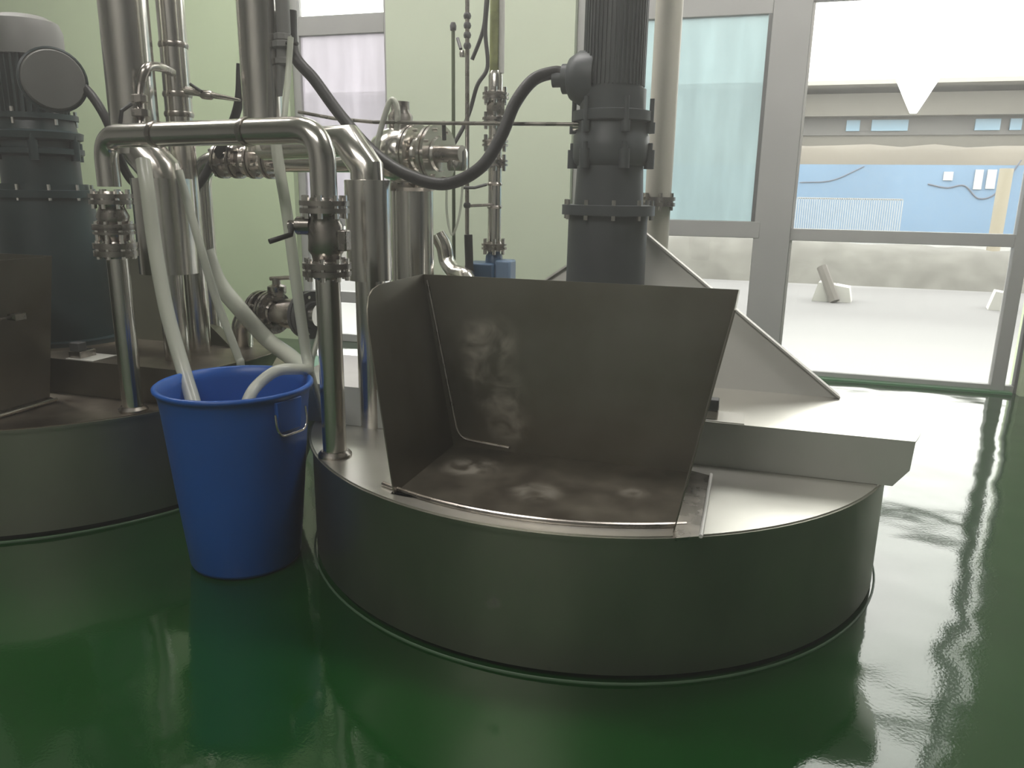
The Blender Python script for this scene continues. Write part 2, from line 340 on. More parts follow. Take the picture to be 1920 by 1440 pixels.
# white notices and post on the hoarding
for (px0, px1, py0, py1, lab) in ((1768, 1788, 322, 338, 'small white notice on the blue hoarding, left of the large one'), (1824, 1845, 318, 355, 'white notice on the blue hoarding beside the leaning post, left one of the pair'), (1847, 1870, 318, 354, 'white notice touching the leaning post, right one of the pair')):
    a, c = at(px0, py1, Yb-.03), at(px1, py0, Yb-.03)
    tag(MB().box((a.x, Yb-.04, a.z), (c.x, Yb, c.z)).build('notice', mat('white_sheet', (.42, .42, .42), .6)), lab, 'notice')
a, c = at(1868, 430, 18.6), at(1888, 316, 18.6)
a.z = -.02
tag(MB().tube([a, c], .13, 12).build('leaning_post', mat('tan_post', (.27, .24, .18), .7)), 'tan leaning post in front of the blue hoarding', 'post')
# light mesh fence
fe = thing('mesh_fence', 'pale wire mesh fence in front of the blue hoarding, behind the glazed door', 'fence', (0, 17, 0))
fmt = mat('pale_wire', (.36, .37, .38), .5)
p0, p1 = at(1492, 400, 17), at(1690, 400, 17); mw = MB(); k = 0
n = 46
for i in range(n+1):
    x = p0.x+(p1.x-p0.x)*i/n; mw.box((x-.008, 17, 0), (x+.008, 17.016, 1.36))
mw.build('wire_mesh', fmt, fe)
mh = MB(); [mh.box((p0.x, 17, z), (p1.x, 17.03, z+.03)) for z in (.1, .6, 1.34)]; mh.build('rail', fmt, fe)
# overhead cables outdoors
cabm = mat('dark_cable', (.10, .11, .14), .6)
tag(MB().tube(spline([at(1740, 345, 20.985), at(1775, 352, 20.985), at(1808, 348, 20.985), at(1835, 372, 20.985), at(1870, 360, 20.985), at(1915, 300, 20.985)]), .018, 6).build('cable', cabm), 'dark slack cable hanging before the pair of white notices', 'cable')
tag(MB().tube(spline([at(1500, 342, 20.985), at(1560, 338, 20.985), at(1620, 312, 20.985)]), .014, 6).build('cable', cabm), 'faint cable crossing the blue hoarding above the mesh fence', 'cable')
# white chunks
wc = mat('white_block', (.45, .44, .42), .8)
for px, py, s, lab in ((1548, 523, .16, 'white concrete block beside the rubble, left of the dark timber'), (1578, 526, .14, 'white concrete block right of the dark timber'), (1880, 535, .15, 'white block under the brown earth heap')):
    p = at(px, py, 11.6)
    b_ = MB().prism([(p.x-s, 11.5, -.02), (p.x+s, 11.5, -.02), (p.x+s*.7, 11.5, s*1.3), (p.x-s*.6, 11.5, s*1.5)], (.05, .3, 0)).build('concrete_block', wc); tag(b_, lab, 'block')
tag(MB().tube([at(1541, 500, 11.6), Vector((at(1566, 533, 11.6).x, 11.4, 0))], .07, 8).build('timber', mat('dark_timber', (.12, .11, .10), .8)), 'dark timber leaning between two white concrete blocks outdoors', 'timber')
# glowing cone added outdoors in place of a ceiling light's reflection
lm = bpy.data.materials.new('glare_glow'); lm.use_nodes = True; e = lm.node_tree.nodes['Principled BSDF']; e.inputs['Emission Color'].default_value = (1, 1, 1, 1); e.inputs['Emission Strength'].default_value = 6
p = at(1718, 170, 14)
yl = thing('glare_cone', 'bright white funnel-shaped glow added outdoors for a reflected light, above the roof beam', 'glare', p)
MB().lathe([(.05, -.33), (.16, -.12), (.34, .24), (.34, .27)], p, n=24).build('glare_funnel', lm, yl)
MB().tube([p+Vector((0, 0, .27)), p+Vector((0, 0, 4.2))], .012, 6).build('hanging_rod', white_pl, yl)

# ------------------------------------------------------------------ shared fittings
bb = bmesh.new(); bmesh.ops.create_cone(bb, cap_ends=True, segments=6, radius1=.0085, radius2=.0085, depth=.075)
bolt_me = bpy.data.meshes.new('bolt'); bb.to_mesh(bolt_me); bb.free(); bolt_me.materials.append(steel_pipe)
def bolts(parent, c, axis, r, n=6, s=1.0, ph=.3):
    ax = Vector(axis).normalized(); ref = Vector((0, 0, 1)) if abs(ax.z) < .9 else Vector((1, 0, 0))
    u = ax.cross(ref).normalized(); v = ax.cross(u); q = ax.to_track_quat('Z', 'Y')
    for k in range(n):
        a = 2*math.pi*k/n+ph; o = sub('bolt', parent, Vector(c)+(u*math.cos(a)+v*math.sin(a))*r, bolt_me)
        o.rotation_mode = 'QUATERNION'; o.rotation_quaternion = q; o.scale = (s, s, s)
def flange(parent, c, axis=(0, 0, 1), r=.075, t=.016, gap=.008, n=6, m=None, bs=1.0):
    """pair of discs with a gasket, bolts as its sub-parts"""
    m = m or steel_old; h = t+gap/2
    o = MB().lathe([(r*.55, -h-.01), (r*.6, -h), (r, -h), (r, -gap/2), (r*.8, -gap/2), (r*.8, gap/2), (r, gap/2), (r, h), (r*.6, h), (r*.55, h+.01)], c, axis, 32).build('flange', m, parent)
    bolts(o, c, axis, r*.82, n, bs); return o

# ------------------------------------------------------------------ the two sunken vessels
R, ZT, ZR = 1.14, .465, .63
def cyl_pts(cx, cy, r, z, a0, a1, n=60): return [(cx+r*math.cos(a0+(a1-a0)*k/n), cy+r*math.sin(a0+(a1-a0)*k/n), z) for k in range(n+1)]
def vessel(cx, cy, label, dirty, right):
    t = thing('vessel', label, 'tank', (cx, cy, 0))
    MB().lathe([(R-.03, 0), (R-.03, .03)], (cx, cy, 0), n=96).build('plinth', dark_plinth, t, 'dark recessed foot')
    MB().lathe([(R-.02, .022), (R, .0225), (R, ZT-.012), (R+.012, ZT-.010), (R+.012, ZT), (R-.03, ZT)], (cx, cy, 0), n=128).build('cladding', clad, t)
    MB().lathe([(R+.006, 0), (R+.014, .0), (R+.013, .004), (R+.010, .006), (R+.007, .004)], (cx, cy, 0), n=128, cap=False).build('floor_seal', mat('pale_green_sealant', (.10, .17, .10), .4), t, 'pale bead of sealant around the foot')
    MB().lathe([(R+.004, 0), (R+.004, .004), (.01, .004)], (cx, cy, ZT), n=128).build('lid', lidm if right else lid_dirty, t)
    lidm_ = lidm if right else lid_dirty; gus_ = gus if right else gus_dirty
    # raised rear cover : everything behind y = cy-.42, overhanging the rim a little
    yf = cy-.42; RR = R+.09; a = math.asin(-.42/RR)
    yk = .12; a2 = math.asin(yk/RR)
    poly = cyl_pts(cx, cy, RR, ZR, a, a2, 16) + cyl_pts(cx, cy, RR, ZR, math.pi-a2, math.pi-a, 16)
    rc = MB(); rc.prism(poly, (0, 0, -.006))
    rc.build('raised_cover', lidm_, t)
    sk = MB(); rr_ = [[Vector(p)-Vector((0, 0, .006)) for p in poly], [Vector((p[0], p[1], ZT+.02)) for p in cyl_pts(cx, cy, R+.005, ZR, a*1.08, a2, 16) + cyl_pts(cx, cy, R+.005, ZR, math.pi-a2, math.pi-a*1.08, 16)]]
    sk.grid(rr_, close=True, cap=False).build('cover_skirt', lidm_, t)
    xe = RR*math.cos(a)
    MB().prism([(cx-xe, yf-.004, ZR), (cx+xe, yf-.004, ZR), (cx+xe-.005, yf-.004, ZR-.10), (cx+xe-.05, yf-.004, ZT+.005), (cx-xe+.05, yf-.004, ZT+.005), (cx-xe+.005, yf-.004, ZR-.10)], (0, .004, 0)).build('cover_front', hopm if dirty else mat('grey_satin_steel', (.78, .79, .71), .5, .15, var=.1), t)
    # hopper
    x0, x1, yb, y0 = cx-.415, cx+.45, cy-.52, cy-1.03; fl = .115; zt = 1.105
    h = thing('hopper', None, None, (0, 0, 0)); h.parent = t; h.location = (0, yb-cy, ZT)
    z0 = ZT+.006
    th = .004
    def quad(a, b, c, d, nrm, name, m, rad=0, lab=None):
        return MB().prism([a, b, c, d], Vector(nrm)*th).build(name, m, h, lab)
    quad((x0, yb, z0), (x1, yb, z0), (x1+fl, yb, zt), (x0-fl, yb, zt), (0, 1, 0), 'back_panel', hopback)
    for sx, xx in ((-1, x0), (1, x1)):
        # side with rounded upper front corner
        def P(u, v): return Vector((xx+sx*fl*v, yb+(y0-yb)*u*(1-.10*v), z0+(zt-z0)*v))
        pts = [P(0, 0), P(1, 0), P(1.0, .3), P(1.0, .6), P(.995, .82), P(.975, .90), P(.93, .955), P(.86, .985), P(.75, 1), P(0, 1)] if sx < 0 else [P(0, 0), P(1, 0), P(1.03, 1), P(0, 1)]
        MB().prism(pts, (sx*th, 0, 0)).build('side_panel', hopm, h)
    MB().tube(arc_path([(x0-fl*.96+.012, yb-.003, zt-.02), (x0+.022, yb-.003, z0+.03), (x0+.22, yb-.003, z0+.015)], .05, 8), .005, 8).build('weld_bead', steel_old, h, 'light seam in the rear left corner')
    # floor plate following the round front
    fp = [Vector((x1, yb, z0-.004)), Vector((x0, yb, z0-.004)), Vector((x0-.012, y0+.0, z0-.004))]
    r_in = R-.055
    a0 = math.atan2(y0-cy, x0-cx); xs = [x0-.012+(x1-x0+.012)*k/24 for k in range(25)]
    fp += [Vector((x, cy-math.sqrt(r_in**2-(x-cx)**2), z0-.004)) for x in xs]
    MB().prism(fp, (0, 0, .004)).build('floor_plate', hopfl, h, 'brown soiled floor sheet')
    # curved lip along the rim, and side strip
    lp = [Vector((cx+r_in*math.sin(q)*1.0, cy-r_in*math.cos(q), z0+.004)) for q in [(-.46+.92*k/30) for k in range(31)]]
    MB().tube(lp, .008, 8).build('front_lip', steel_old, h)
    MB().prism([(x1+.004, y0-.06, z0), (x1+.075, y0-.02, z0), (x1+.075, yb-.03, z0), (x1+.004, yb, z0)], (0, 0, .008)).build('side_strip', steel_old, h)
    MB().tube([(x1+.078, y0-.03, z0+.012), (x1+.078, yb-.03, z0+.012)], .006, 8).build('seam_bead', white_pl if right else steel, h)
    # triangular gussets by the drive
    for sx, zz, ln in ((1, 1.24, .97), (-1, 1.10, .80)):
        xa = cx+sx*.15
        g1 = MB(); g1.prism([(xa, cy+.09, ZR), (cx+sx*ln, cy+.09, ZR), (xa, cy+.22, zz)], (0, .008, 0))
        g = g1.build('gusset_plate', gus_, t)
        MB().prism([(cx+sx*ln, cy+.07, ZR), (xa, cy+.20, zz), (xa, cy+.25, zz), (cx+sx*ln, cy+.13, ZR)], (sx*.004, 0, .006)).build('flange_strip', gus_, g)
    # small hinge bracket on the raised cover
    MB().box((cx+.46, cy-.40, ZR), (cx+.53, cy-.31, ZR+.035)).build('hinge_bracket', steel_old, t, bevel=.004)
    MB().box((cx+.475, cy-.405, ZR+.035), (cx+.53, cy-.36, ZR+.075)).build('hinge_bracket', frame_d, t, bevel=.004)
    MB().box((cx+.46, cy-.42, ZR), (cx+.62, cy-.28, ZR+.004)).build('hinge_plate', gus, t)
    if not right:
        MB().box((x1+.045, yb-.21, .86), (x1+.12, yb-.16, .885)).build('latch', steel_old, t)
        MB().tube([(x1+.075, yb-.45, .862), (x1+.075, yb-.16, .872)], .007, 8).build('latch_rod', steel_old, t)
    return t
dark_plinth = mat('dark_plinth', (.02, .025, .02), .6)
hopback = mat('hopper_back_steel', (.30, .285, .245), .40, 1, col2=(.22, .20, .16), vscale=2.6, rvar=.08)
# dried powder smears (object space of the back panel = hopper origin)
spots(hopback, [(-.28, 0, .40, .13), (-.235, 0, .22, .12), (-.20, 0, .12, .10), (-.30, 0, .30, .09)], (.36, .33, .27))
spots(hopfl, [(-.27, -.20, .0, .12), (.0, -.35, 0, .1), (.3, -.25, 0, .06)], (.19, .175, .145))
CX, CY = -.6, 3.1; LX, LY = -3.4, 3.1
vr = vessel(CX, CY, 'large round steel-clad vessel in the foreground with open hopper on top', False, True)
vl = vessel(LX, LY, 'round steel-clad vessel cut by the left edge, behind the blue bin', True, False)

# ------------------------------------------------------------------ drive of the left vessel (conical stool)
def zs(px, py, Y): return at(px, py, Y).z
m1 = thing('agitator_drive', 'dark teal agitator motor on conical stool, left edge of the picture', 'motor', (LX, LY, ZR))
c = (LX, LY, 0)
MB().lathe([(.33, ZR), (.33, ZR+.02), (.285, ZR+.022), (.215, 1.34)], c, n=48).build('stool', paint_l, m1)
MB().lathe([(.40, ZR), (.40, ZR+.012), (.36, ZR+.014)], c, n=48).build('base_ring', steel, m1)
f = MB().lathe([(.235, 1.335), (.235, 1.37), (.20, 1.372), (.20, 1.40)], c, n=48).build('stool_flange', paint_l, m1); bolts(f, (LX, LY, 1.36), (0, 0, 1), .215, 10)
MB().lathe([(.175, 1.38), (.175, 1.53), (.20, 1.54), (.20, 1.565), (.17, 1.57), (.17, 1.60), (.20, 1.61), (.205, 1.64), (.18, 1.65), (.17, 1.70)], c, n=48).build('gearbox', paint_l, m1)
for k in range(6):
    a = k*math.pi/3+.2; x, y = LX+.19*math.cos(a), LY+.19*math.sin(a)
    MB().lathe([(.022, 1.51), (.022, 1.60), (.014, 1.60), (.014, 1.63)], (x, y, 0), n=10).build('lug', paint_l, m1)
f = MB().lathe([(.19, 1.70), (.19, 1.725), (.15, 1.727)], c, n=40).build('motor_flange', paint_l, m1); bolts(f, (LX, LY, 1.71), (0, 0, 1), .175, 6)
fins = MB(); fins.lathe([(.13, 1.72), (.13, 2.03)], c, n=40)
for k in range(32):
    a = 2*math.pi*k/32; d = Vector((math.cos(a), math.sin(a), 0)); s_ = Vector((-math.sin(a), math.cos(a), 0))*.003; p = Vector((LX, LY, 1.73))
    fins.prism([p+d*.125-s_, p+d*.155-s_, p+d*.155+s_, p+d*.125+s_], (0, 0, .29))
fins.build('motor_body', paint_l, m1)
MB().lathe([(.165, 1.985), (.165, 2.10), (.15, 2.14), (.10, 2.165), (.02, 2.17)], c, n=40).build('fan_cowl', grey_paint, m1, 'grey rounded fan cowl')
jb = (at(100, 150, 2.86)); axj = (CAMP-jb); axj.z = 0; axj.normalize(); axj = (axj+Vector((.25, 0, 0))).normalized()
j = MB().lathe([(.06, -.16), (.075, -.10), (.125, -.05), (.13, .0), (.12, .02), (.02, .025)], jb, axj, 32).build('terminal_box', grey_paint, m1, 'round grey terminal cover')
MB().lathe([(.13, -.012), (.138, -.008), (.138, .004), (.13, .008)], jb, axj, 32, cap=False).build('cover_rim', paint_l, j)

# drive of the right vessel (straight column)
m2 = thing('agitator_drive', 'tall dark grey agitator motor column behind the foreground hopper', 'motor', (CX+.045, CY, ZR))
cx2 = at(1140, 400, CY).x; c = (cx2, CY, 0)
MB().lathe([(.16, ZR), (.155, 1.33)], c, n=48).build('stool', paint_r, m2)
f = MB().lathe([(.182, 1.315), (.182, 1.352), (.165, 1.354)], c, n=48).build('stool_flange', paint_r, m2); bolts(f, (cx2, CY, 1.335), (0, 0, 1), .17, 10)
gb = MB().lathe([(.135, 1.35), (.128, 1.50), (.140, 1.51), (.146, 1.53), (.146, 1.61), (.135, 1.625), (.135, 1.66), (.15, 1.665), (.15, 1.70), (.125, 1.705), (.125, 1.78)], c, n=48).build('gearbox', paint_r, m2)
for k in range(6):
    a = k*math.pi/3; x, y = cx2+.15*math.cos(a), CY+.15*math.sin(a)
    MB().lathe([(.02, 1.49), (.02, 1.56), (.011, 1.56), (.011, 1.585)], (x, y, 0), n=10).build('lug', paint_r, gb)
    MB().lathe([(.016, 1.62), (.016, 1.66), (.009, 1.66), (.009, 1.745)], (x, y, 0), n=10).build('lug', paint_r, gb)
fins = MB(); fins.lathe([(.112, 1.76), (.112, 2.5)], c, n=40)
for k in range(44):
    a = 2*math.pi*k/44; d = Vector((math.cos(a), math.sin(a), 0)); s_ = Vector((-math.sin(a), math.cos(a), 0))*.003; p = Vector((cx2, CY, 1.79))
    fins.prism([p+d*.110-s_, p+d*.118-s_, p+d*.118+s_, p+d*.110+s_], (0, 0, .6))
fins.build('motor_body', paint_r, m2)
MB().lathe([(.145, 2.36), (.145, 2.55), (.10, 2.6), (.02, 2.6)], c, n=40).build('fan_cowl', paint_r, m2)
tb = at(1070, 148, CY-.02)
MB().lathe([(.10, -.10), (.10, -.04), (.075, .0), (.055, .01), (.055, .03), (.03, .035), (.03, .07)], tb, (-1, 0, 0), 20).build('terminal_box', paint_r, m2)
p = at(1085, 237, CY-.05); MB().lathe([(.018, 0), (.018, .06)], p-Vector((.02, 0, 0)), (1, 0, 0), 12).build('fitting', steel, m2, 'small brass-bright fitting')
# beige vent pipe right of the drive
bp_ = at(1232, 385, 3.6); xb = at(1238, 300, 3.6).x
v = thing('vent_pipe', 'beige vertical pipe standing just right of the dark motor column', 'pipe', (xb, 3.6, ZT+.004))
MB().tube([(xb, 3.6, ZT+.004), (xb, 3.6, ZC)], .058, 24).build('pipe', beige, v)
flange(v, (xb, 3.6, at(1232, 378, 3.6).z), r=.078, n=6)
# white thin bracket pipe beside it
# ------------------------------------------------------------------ transfer pipe bridging both vessels
PL, PR = Vector((-2.47, 2.56, 0)), Vector((-1.375, 2.335, 0)); ZP = 1.585; rp = .044
pf = thing('transfer_pipe', 'polished steel bridge pipe joining both vessels, bent down at each end', 'pipe', (PL.x, PL.y, ZT))
mainp = MB().tube(arc_path([PL+Vector((0, 0, zs(205, 350, 2.56))), PL+Vector((0, 0, ZP)), PR+Vector((0, 0, ZP)), PR+Vector((0, 0, zs(610, 375, 2.335)))], .12, 10), rp, 28).build('pipe', steel_pipe, pf)
cl = at(487, 252, 2.42); dxy = (PR-PL).normalized()
MB().lathe([(rp+.004, -.012), (rp+.006, 0), (rp+.004, .012)], PL.lerp(PR, .70)+Vector((0, 0, ZP)), dxy, 28, cap=False).build('joint_collar', steel_old, pf)
MB().lathe([(rp+.004, -.012), (rp+.006, 0), (rp+.004, .012)], PL.lerp(PR, .28)+Vector((0, 0, ZP)), dxy, 28, cap=False).build('joint_collar', steel_old, pf)
MB().tube([PL+Vector((0, 0, ZT+.004)), PL+Vector((0, 0, zs(215, 480, 2.56)))], .042, 28).build('leg', steel_pipe, pf)
MB().tube([PR+Vector((0, 0, ZT+.004)), PR+Vector((0, 0, zs(620, 515, 2.335)))], .042, 28).build('leg', steel_pipe, pf)
for P_ in (PL, PR): MB().lathe([(.06, 0), (.06, .008), (.048, .02)], P_+Vector((0, 0, ZT+.004)), n=28).build('foot_ring', steel_old, pf)
def V(P, z): return Vector((P.x, P.y, z))
flange(pf, V(PL, zs(205, 373, 2.56)), r=.082, n=8); flange(pf, V(PR, zs(615, 388, 2.335)), r=.082, n=8)
# left check valve body with union
zA, zB = zs(205, 385, 2.56), zs(210, 455, 2.56)
MB().lathe([(.045, zB-.0), (.055, zB+.02), (.062, zB+.05), (.080, zB+.052), (.080, zB+.075), (.055, zB+.078), (.062, (zA+zB)/2+.03), (.045, zA)], V(PL, 0), n=32).build('valve_body', steel_old, pf)
flange(pf, V(PL, zs(213, 467, 2.56)), r=.085, t=.022, n=8)
flange(pf, V(PL, zs(209, 432, 2.56)), r=.080, t=.010, n=8)
zA, zB = zs(615, 398, 2.335), zs(622, 495, 2.335)
vb = MB().lathe([(.045, zB), (.050, zB+.03), (.060, zB+.045), (.058, (zA+zB)/2), (.060, zA-.045), (.048, zA-.02), (.045, zA)], V(PR, 0), n=32).build('valve_body', steel_old, pf)
MB().lathe([(.03, 0), (.03, .05), (.018, .05), (.018, .08)], V(PR, (zA+zB)/2+.04)-Vector((.04, .02, 0)), (-1, -.1, 0), 16).build('valve_stem', steel_old, vb)
hp = V(PR, (zA+zB)/2+.045)-Vector((.11, .03, 0))
MB().tube([hp, at(545, 440, 2.26), at(505, 453, 2.2)], [.012, .009, .009], 10).build('valve_handle', rubber, vb)
flange(pf, V(PR, zs(622, 505, 2.335)), r=.082, t=.018, n=8)
MB().box((PR.x+.045, PR.y-.02, (zA+zB)/2-.04), (PR.x+.085, PR.y+.02, (zA+zB)/2+.03)).build('valve_lug', steel_old, vb, bevel=.005)

# ------------------------------------------------------------------ vapour pipes with sleeves
def vapour(px_top, py_top, px_s, Y, r_el, r_up, r_sl, r_lo, ztop, zmid, zs0, zs1, label, base_z, Yup=None):
    x1_ = at(px_s, 420, Y).x; x0_ = at(px_top, py_top, Yup or Y).x; Yu = Yup or Y
    t = thing('vapour_pipe', label, 'pipe', (x1_, Y, base_z))
    MB().tube([(x0_, Yu, ztop), (x0_, Yu, zmid-.03)], r_up, 32).build('pipe', steel_pipe, t)
    dx = (Vector((x1_, Y, 0))-Vector((x0_, Yu, 0))); n_ = dx.normalized()*.10
    MB().tube([(x0_, Yu, zmid), (x1_-n_.x, Y-n_.y, zmid), (x1_, Y, zmid-.10), (x1_, Y, zs1-.02)], r_el, 32).build('mitre_elbow', steel, t, 'mitred elbow')
    MB().lathe([(r_sl-.003, zs0), (r_sl, zs0), (r_sl, zs1), (r_up, zs1+.001)], (x1_, Y, 0), n=40, cap=False).build('sleeve', steel, t)
    MB().tube([(x1_, Y, base_z), (x1_, Y, zs1-.01)], r_lo, 32).build('lower_pipe', steel_pipe, t)
    return t
YL, YR = 2.86, 2.72
vapour(236, 60, 311, YL, .090, .098, .125, .055, ZC, 1.56, zs(311, 511, YL), zs(311, 335, YL), 'widest vertical steel pipe with sleeve, beside the teal motor', ZR)
vapour(485, 60, 691, YR, .064, .082, .086, .058, ZC, 1.575, zs(691, 524, YR), zs(691, 338, YR), 'steel pipe stepping right behind the valve, with sleeve beside the hopper', ZT+.004, Yup=2.95)
# slim pipe between the wide ones
x2 = at(322, 50, 3.05).x
sp_ = thing('steel_pipe', 'slim vertical steel pipe right of the widest one, standing on left vessel', 'pipe', (x2, 3.05, ZR))
MB().tube([(x2, 3.05, ZR), (x2, 3.05, ZC)], .058, 28).build('pipe', steel_pipe, sp_)
for yy in (85, 178, 215): MB().lathe([(.060, -.012), (.064, 0), (.060, .012)], (x2, 3.05, zs(330, yy, 3.05)), n=28, cap=False).build('joint_collar', steel_old, sp_)
# small bypass tube looping in front of widest pipe
q = thing('bypass_tube', 'small bent tube looping between wide pipe and slim pipe', 'tube', at(285, 250, 2.6))
MB().tube(spline([at(268, 270, 2.62), at(262, 200, 2.66), at(264, 160, 2.68), at(275, 128, 2.70), at(300, 126, 2.8), at(322, 135, 2.95)], 8), .018, 14).build('pipe', steel_old, q)
for (px, py, r) in ((262, 185, .03), (264, 212, .034), (268, 240, .03)):
    MB().lathe([(r*.8, -.015), (r, -.012), (r, .012), (r*.8, .015)], at(px, py, 2.64), n=8).build('union_nut', steel_old, q)
MB().tube([at(246, 195, 2.6), at(228, 208, 2.56), at(222, 262, 2.56)], .008, 8).build('valve_handle', rubber, q)
q2 = thing('sample_tube', 'thin sampling tube with small valve between slim pipe and next pipe', 'tube', at(360, 175, 3.0))
MB().tube([at(350, 170, 3.02), at(395, 178, 3.0), at(450, 188, 2.98)], [.018, .014, .006], 12).build('pipe', steel_pipe, q2)
MB().tube([at(357, 158, 3.0), at(378, 172, 2.98)], .007, 8).build('valve_handle', rubber, q2)
MB().lathe([(.014, -.03), (.02, -.02), (.02, .02), (.014, .03)], at(388, 178, 3.0), (1, 0, -.1), 10).build('valve_body', steel_old, q2)

# ------------------------------------------------------------------ rear cross pipe with valves
rc = thing('cross_pipe', 'horizontal steel pipe behind the bridge pipe, with flanged valves', 'pipe', at(560, 300, 3.2))
zc = zs(560, 302, 3.25)
xa, xb_ = at(372, 300, 3.25).x, at(735, 300, 3.25).x
MB().tube(arc_path([(xa, 3.25, ZT+.004), (xa, 3.25, zc), (xb_, 3.25, zc)], .13, 10), .05, 24).build('pipe', steel_pipe, rc)
for px in (418, 446, 478, 508): flange(rc, (at(px, 300, 3.25).x, 3.25, zc), (1, 0, 0), r=.082, t=.012, n=6)
MB().lathe([(.05, -.05), (.07, 0), (.05, .05)], (at(462, 300, 3.25).x, 3.25, zc), (1, 0, 0), 20).build('valve_body', steel_old, rc)
# ball valve body with two big flanges
bv = thing('ball_valve', 'round polished valve with big pale flanges left of the black hose bend', 'valve', at(775, 290, 3.2))
zc2 = zs(775, 290, 3.25); xv = at(752, 290, 3.25).x
MB().lathe([(.05, -.13), (.09, -.11), (.115, -.05), (.12, 0), (.115, .05), (.09, .09), (.06, .10)], (xv, 3.25, zc2), (1, -.25, 0), 28).build('body', steel, bv)
MB().lathe([(.05, 0), (.055, .10), (.04, .12), (.04, .16)], (xv, 3.25, zc2+.06), n=20).build('bonnet', steel_old, bv)
for px, r in ((785, .125), (806, .08), (826, .125)): flange(bv, (at(px, 288, 3.25).x, 3.25-(px-752)*.0006, zc2), (1, -.25, 0), r=r, t=.014, n=8, m=steel, bs=.8)
MB().lathe([(.035, 0), (.035, .12)], (at(832, 288, 3.25).x, 3.2, zc2), (1, -.25, 0), 16).build('neck', steel_old, bv)
MB().lathe([(.04, -.045), (.045, -.03), (.045, .03), (.04, .045)], at(858, 300, 3.2), n=20).build('actuator', steel, bv, 'small bright round cap')
# riser under the ball valve
xr = at(773, 430, 3.35).x
rs = thing('riser_pipe', 'bright thick vertical pipe under the round valve, behind the hopper', 'pipe', (xr, 3.35, ZT+.004))
MB().tube([(xr, 3.35, ZT+.004), (xr, 3.35, zs(773, 340, 3.35))], .098, 32).build('pipe', steel_pipe, rs)
MB().lathe([(.10, -.015), (.11, 0), (.10, .02)], (xr, 3.35, zs(773, 352, 3.35)), n=32, cap=False).build('joint_collar', steel_old, rs)
# looped clear tube over the ball valve
tag(MB().tube(spline([at(705, 320, 3.1), at(708, 270, 3.1), at(722, 215, 3.1), at(735, 187, 3.1), at(745, 205, 3.1), at(744, 245, 3.12)]), .012, 12).build('clear_tube', hose_m), 'short looped clear tube arching over the round valve', 'tube')
# curved rear hose/elbow seen above hopper
tag(MB().tube(spline([at(820, 440, 3.6), at(832, 462, 3.6), at(838, 490, 3.6), at(852, 510, 3.55), at(880, 530, 3.5), Vector((at(890, 530, 3.5).x, 3.45, ZR+.03))]), .04, 14).build('corrugated_hose', steel), 'shiny curved duct rising behind the hopper left of the blue valve', 'duct')

# ------------------------------------------------------------------ instrument riser with sight tube and blue valve
Yi = 3.65; xi = at(928, 300, Yi).x
ir = thing('sight_tube', 'tall vertical sight tube with yellowish upper part and two flanges', 'tube', (xi, Yi, 1.0))
zb0, z1, z2 = zs(928, 462, Yi), zs(930, 285, Yi), zs(930, 180, Yi)
MB().tube([(xi, Yi, zb0), (xi, Yi, z2)], .032, 20).build('pipe', steel_pipe, ir)
MB().lathe([(.034, 0), (.034, .09), (.026, .11)], (xi, Yi, z2), n=20).build('collar', steel_pipe, ir)
MB().tube([(xi-.008, Yi, z2+.10), (xi-.008, Yi, ZC)], .022, 16).build('tube', sightm, ir, 'yellow-green sight tube')
MB().tube([(xi+.028, Yi, z2+.10), (xi+.028, Yi, ZC)], .013, 12).build('guard_rod', white_pl, ir)
for z in (z2, z2-.11, z1+.04, z1-.05, zb0): flange(ir, (xi, Yi, z), r=.062, t=.010, n=6)
MB().lathe([(.03, 0), (.045, .03), (.045, .06), (.03, .09)], (xi, Yi, z2-.10), n=8).build('union_nut', steel_old, ir)
for z in (zs(930, 345, Yi), zs(930, 388, Yi)): MB().lathe([(.034, -.008), (.038, 0), (.034, .008)], (xi, Yi, z), n=20, cap=False).build('clamp_ring', steel_old, ir)
bvv = thing('blue_valve', 'blue-painted valve body under the sight tube, behind the hopper edge', 'valve', (xi, Yi, ZR))
MB().box((xi-.13, Yi-.07, zs(928, 530, Yi)-.06), (xi+.02, Yi+.07, zs(928, 492, Yi))).build('body', valve_blue, bvv, bevel=.01)
MB().box((xi+.02, Yi-.05, zs(928, 530, Yi)-.06), (xi+.10, Yi+.05, zs(928, 486, Yi))).build('cover', mat('light_blue_cover', (.20, .30, .45), .4), bvv, bevel=.01)
MB().lathe([(.045, 0), (.04, .04), (.03, .05), (.03, .11)], (xi, Yi, zs(928, 494, Yi)), n=20).build('neck', valve_blue, bvv)
MB().tube([(xi-.03, Yi, ZT+.004), (xi-.03, Yi, zs(928, 530, Yi)-.05)], .05, 16).build('pedestal', valve_blue, bvv)
# thin support rods
xr1 = at(876, 250, 3.55).x
rod = thing('support_rod', 'tall thin steel rod with clamps just left of the sight tube', 'rod', (xr1, 3.55, 1.0))
MB().tube([(xr1, 3.55, ZT+.004), (xr1, 3.55, ZC)], .010, 12).build('rod', steel_old, rod)
for yy in (30, 48, 66, 86, 385): MB().lathe([(.014, -.012), (.018, 0), (.014, .012)], (xr1, 3.55, zs(876, yy, 3.55)), n=10).build('clamp', frame_d, rod)
MB().tube([at(878, 386, 3.55), at(925, 384, 3.62)], .007, 8).build('tie_bar', steel_old, rod)
MB().tube([at(868, 352, 3.5), at(890, 352, 3.5), at(912, 346, 3.55)], .007, 8).build('tie_bar', frame_d, rod)
MB().tube([at(878, 440, 3.53), at(880, 500, 3.53), at(884, 530, 3.53)], .020, 12).build('sheath', rubber, rod)
x3 = at(850, 150, 3.7).x
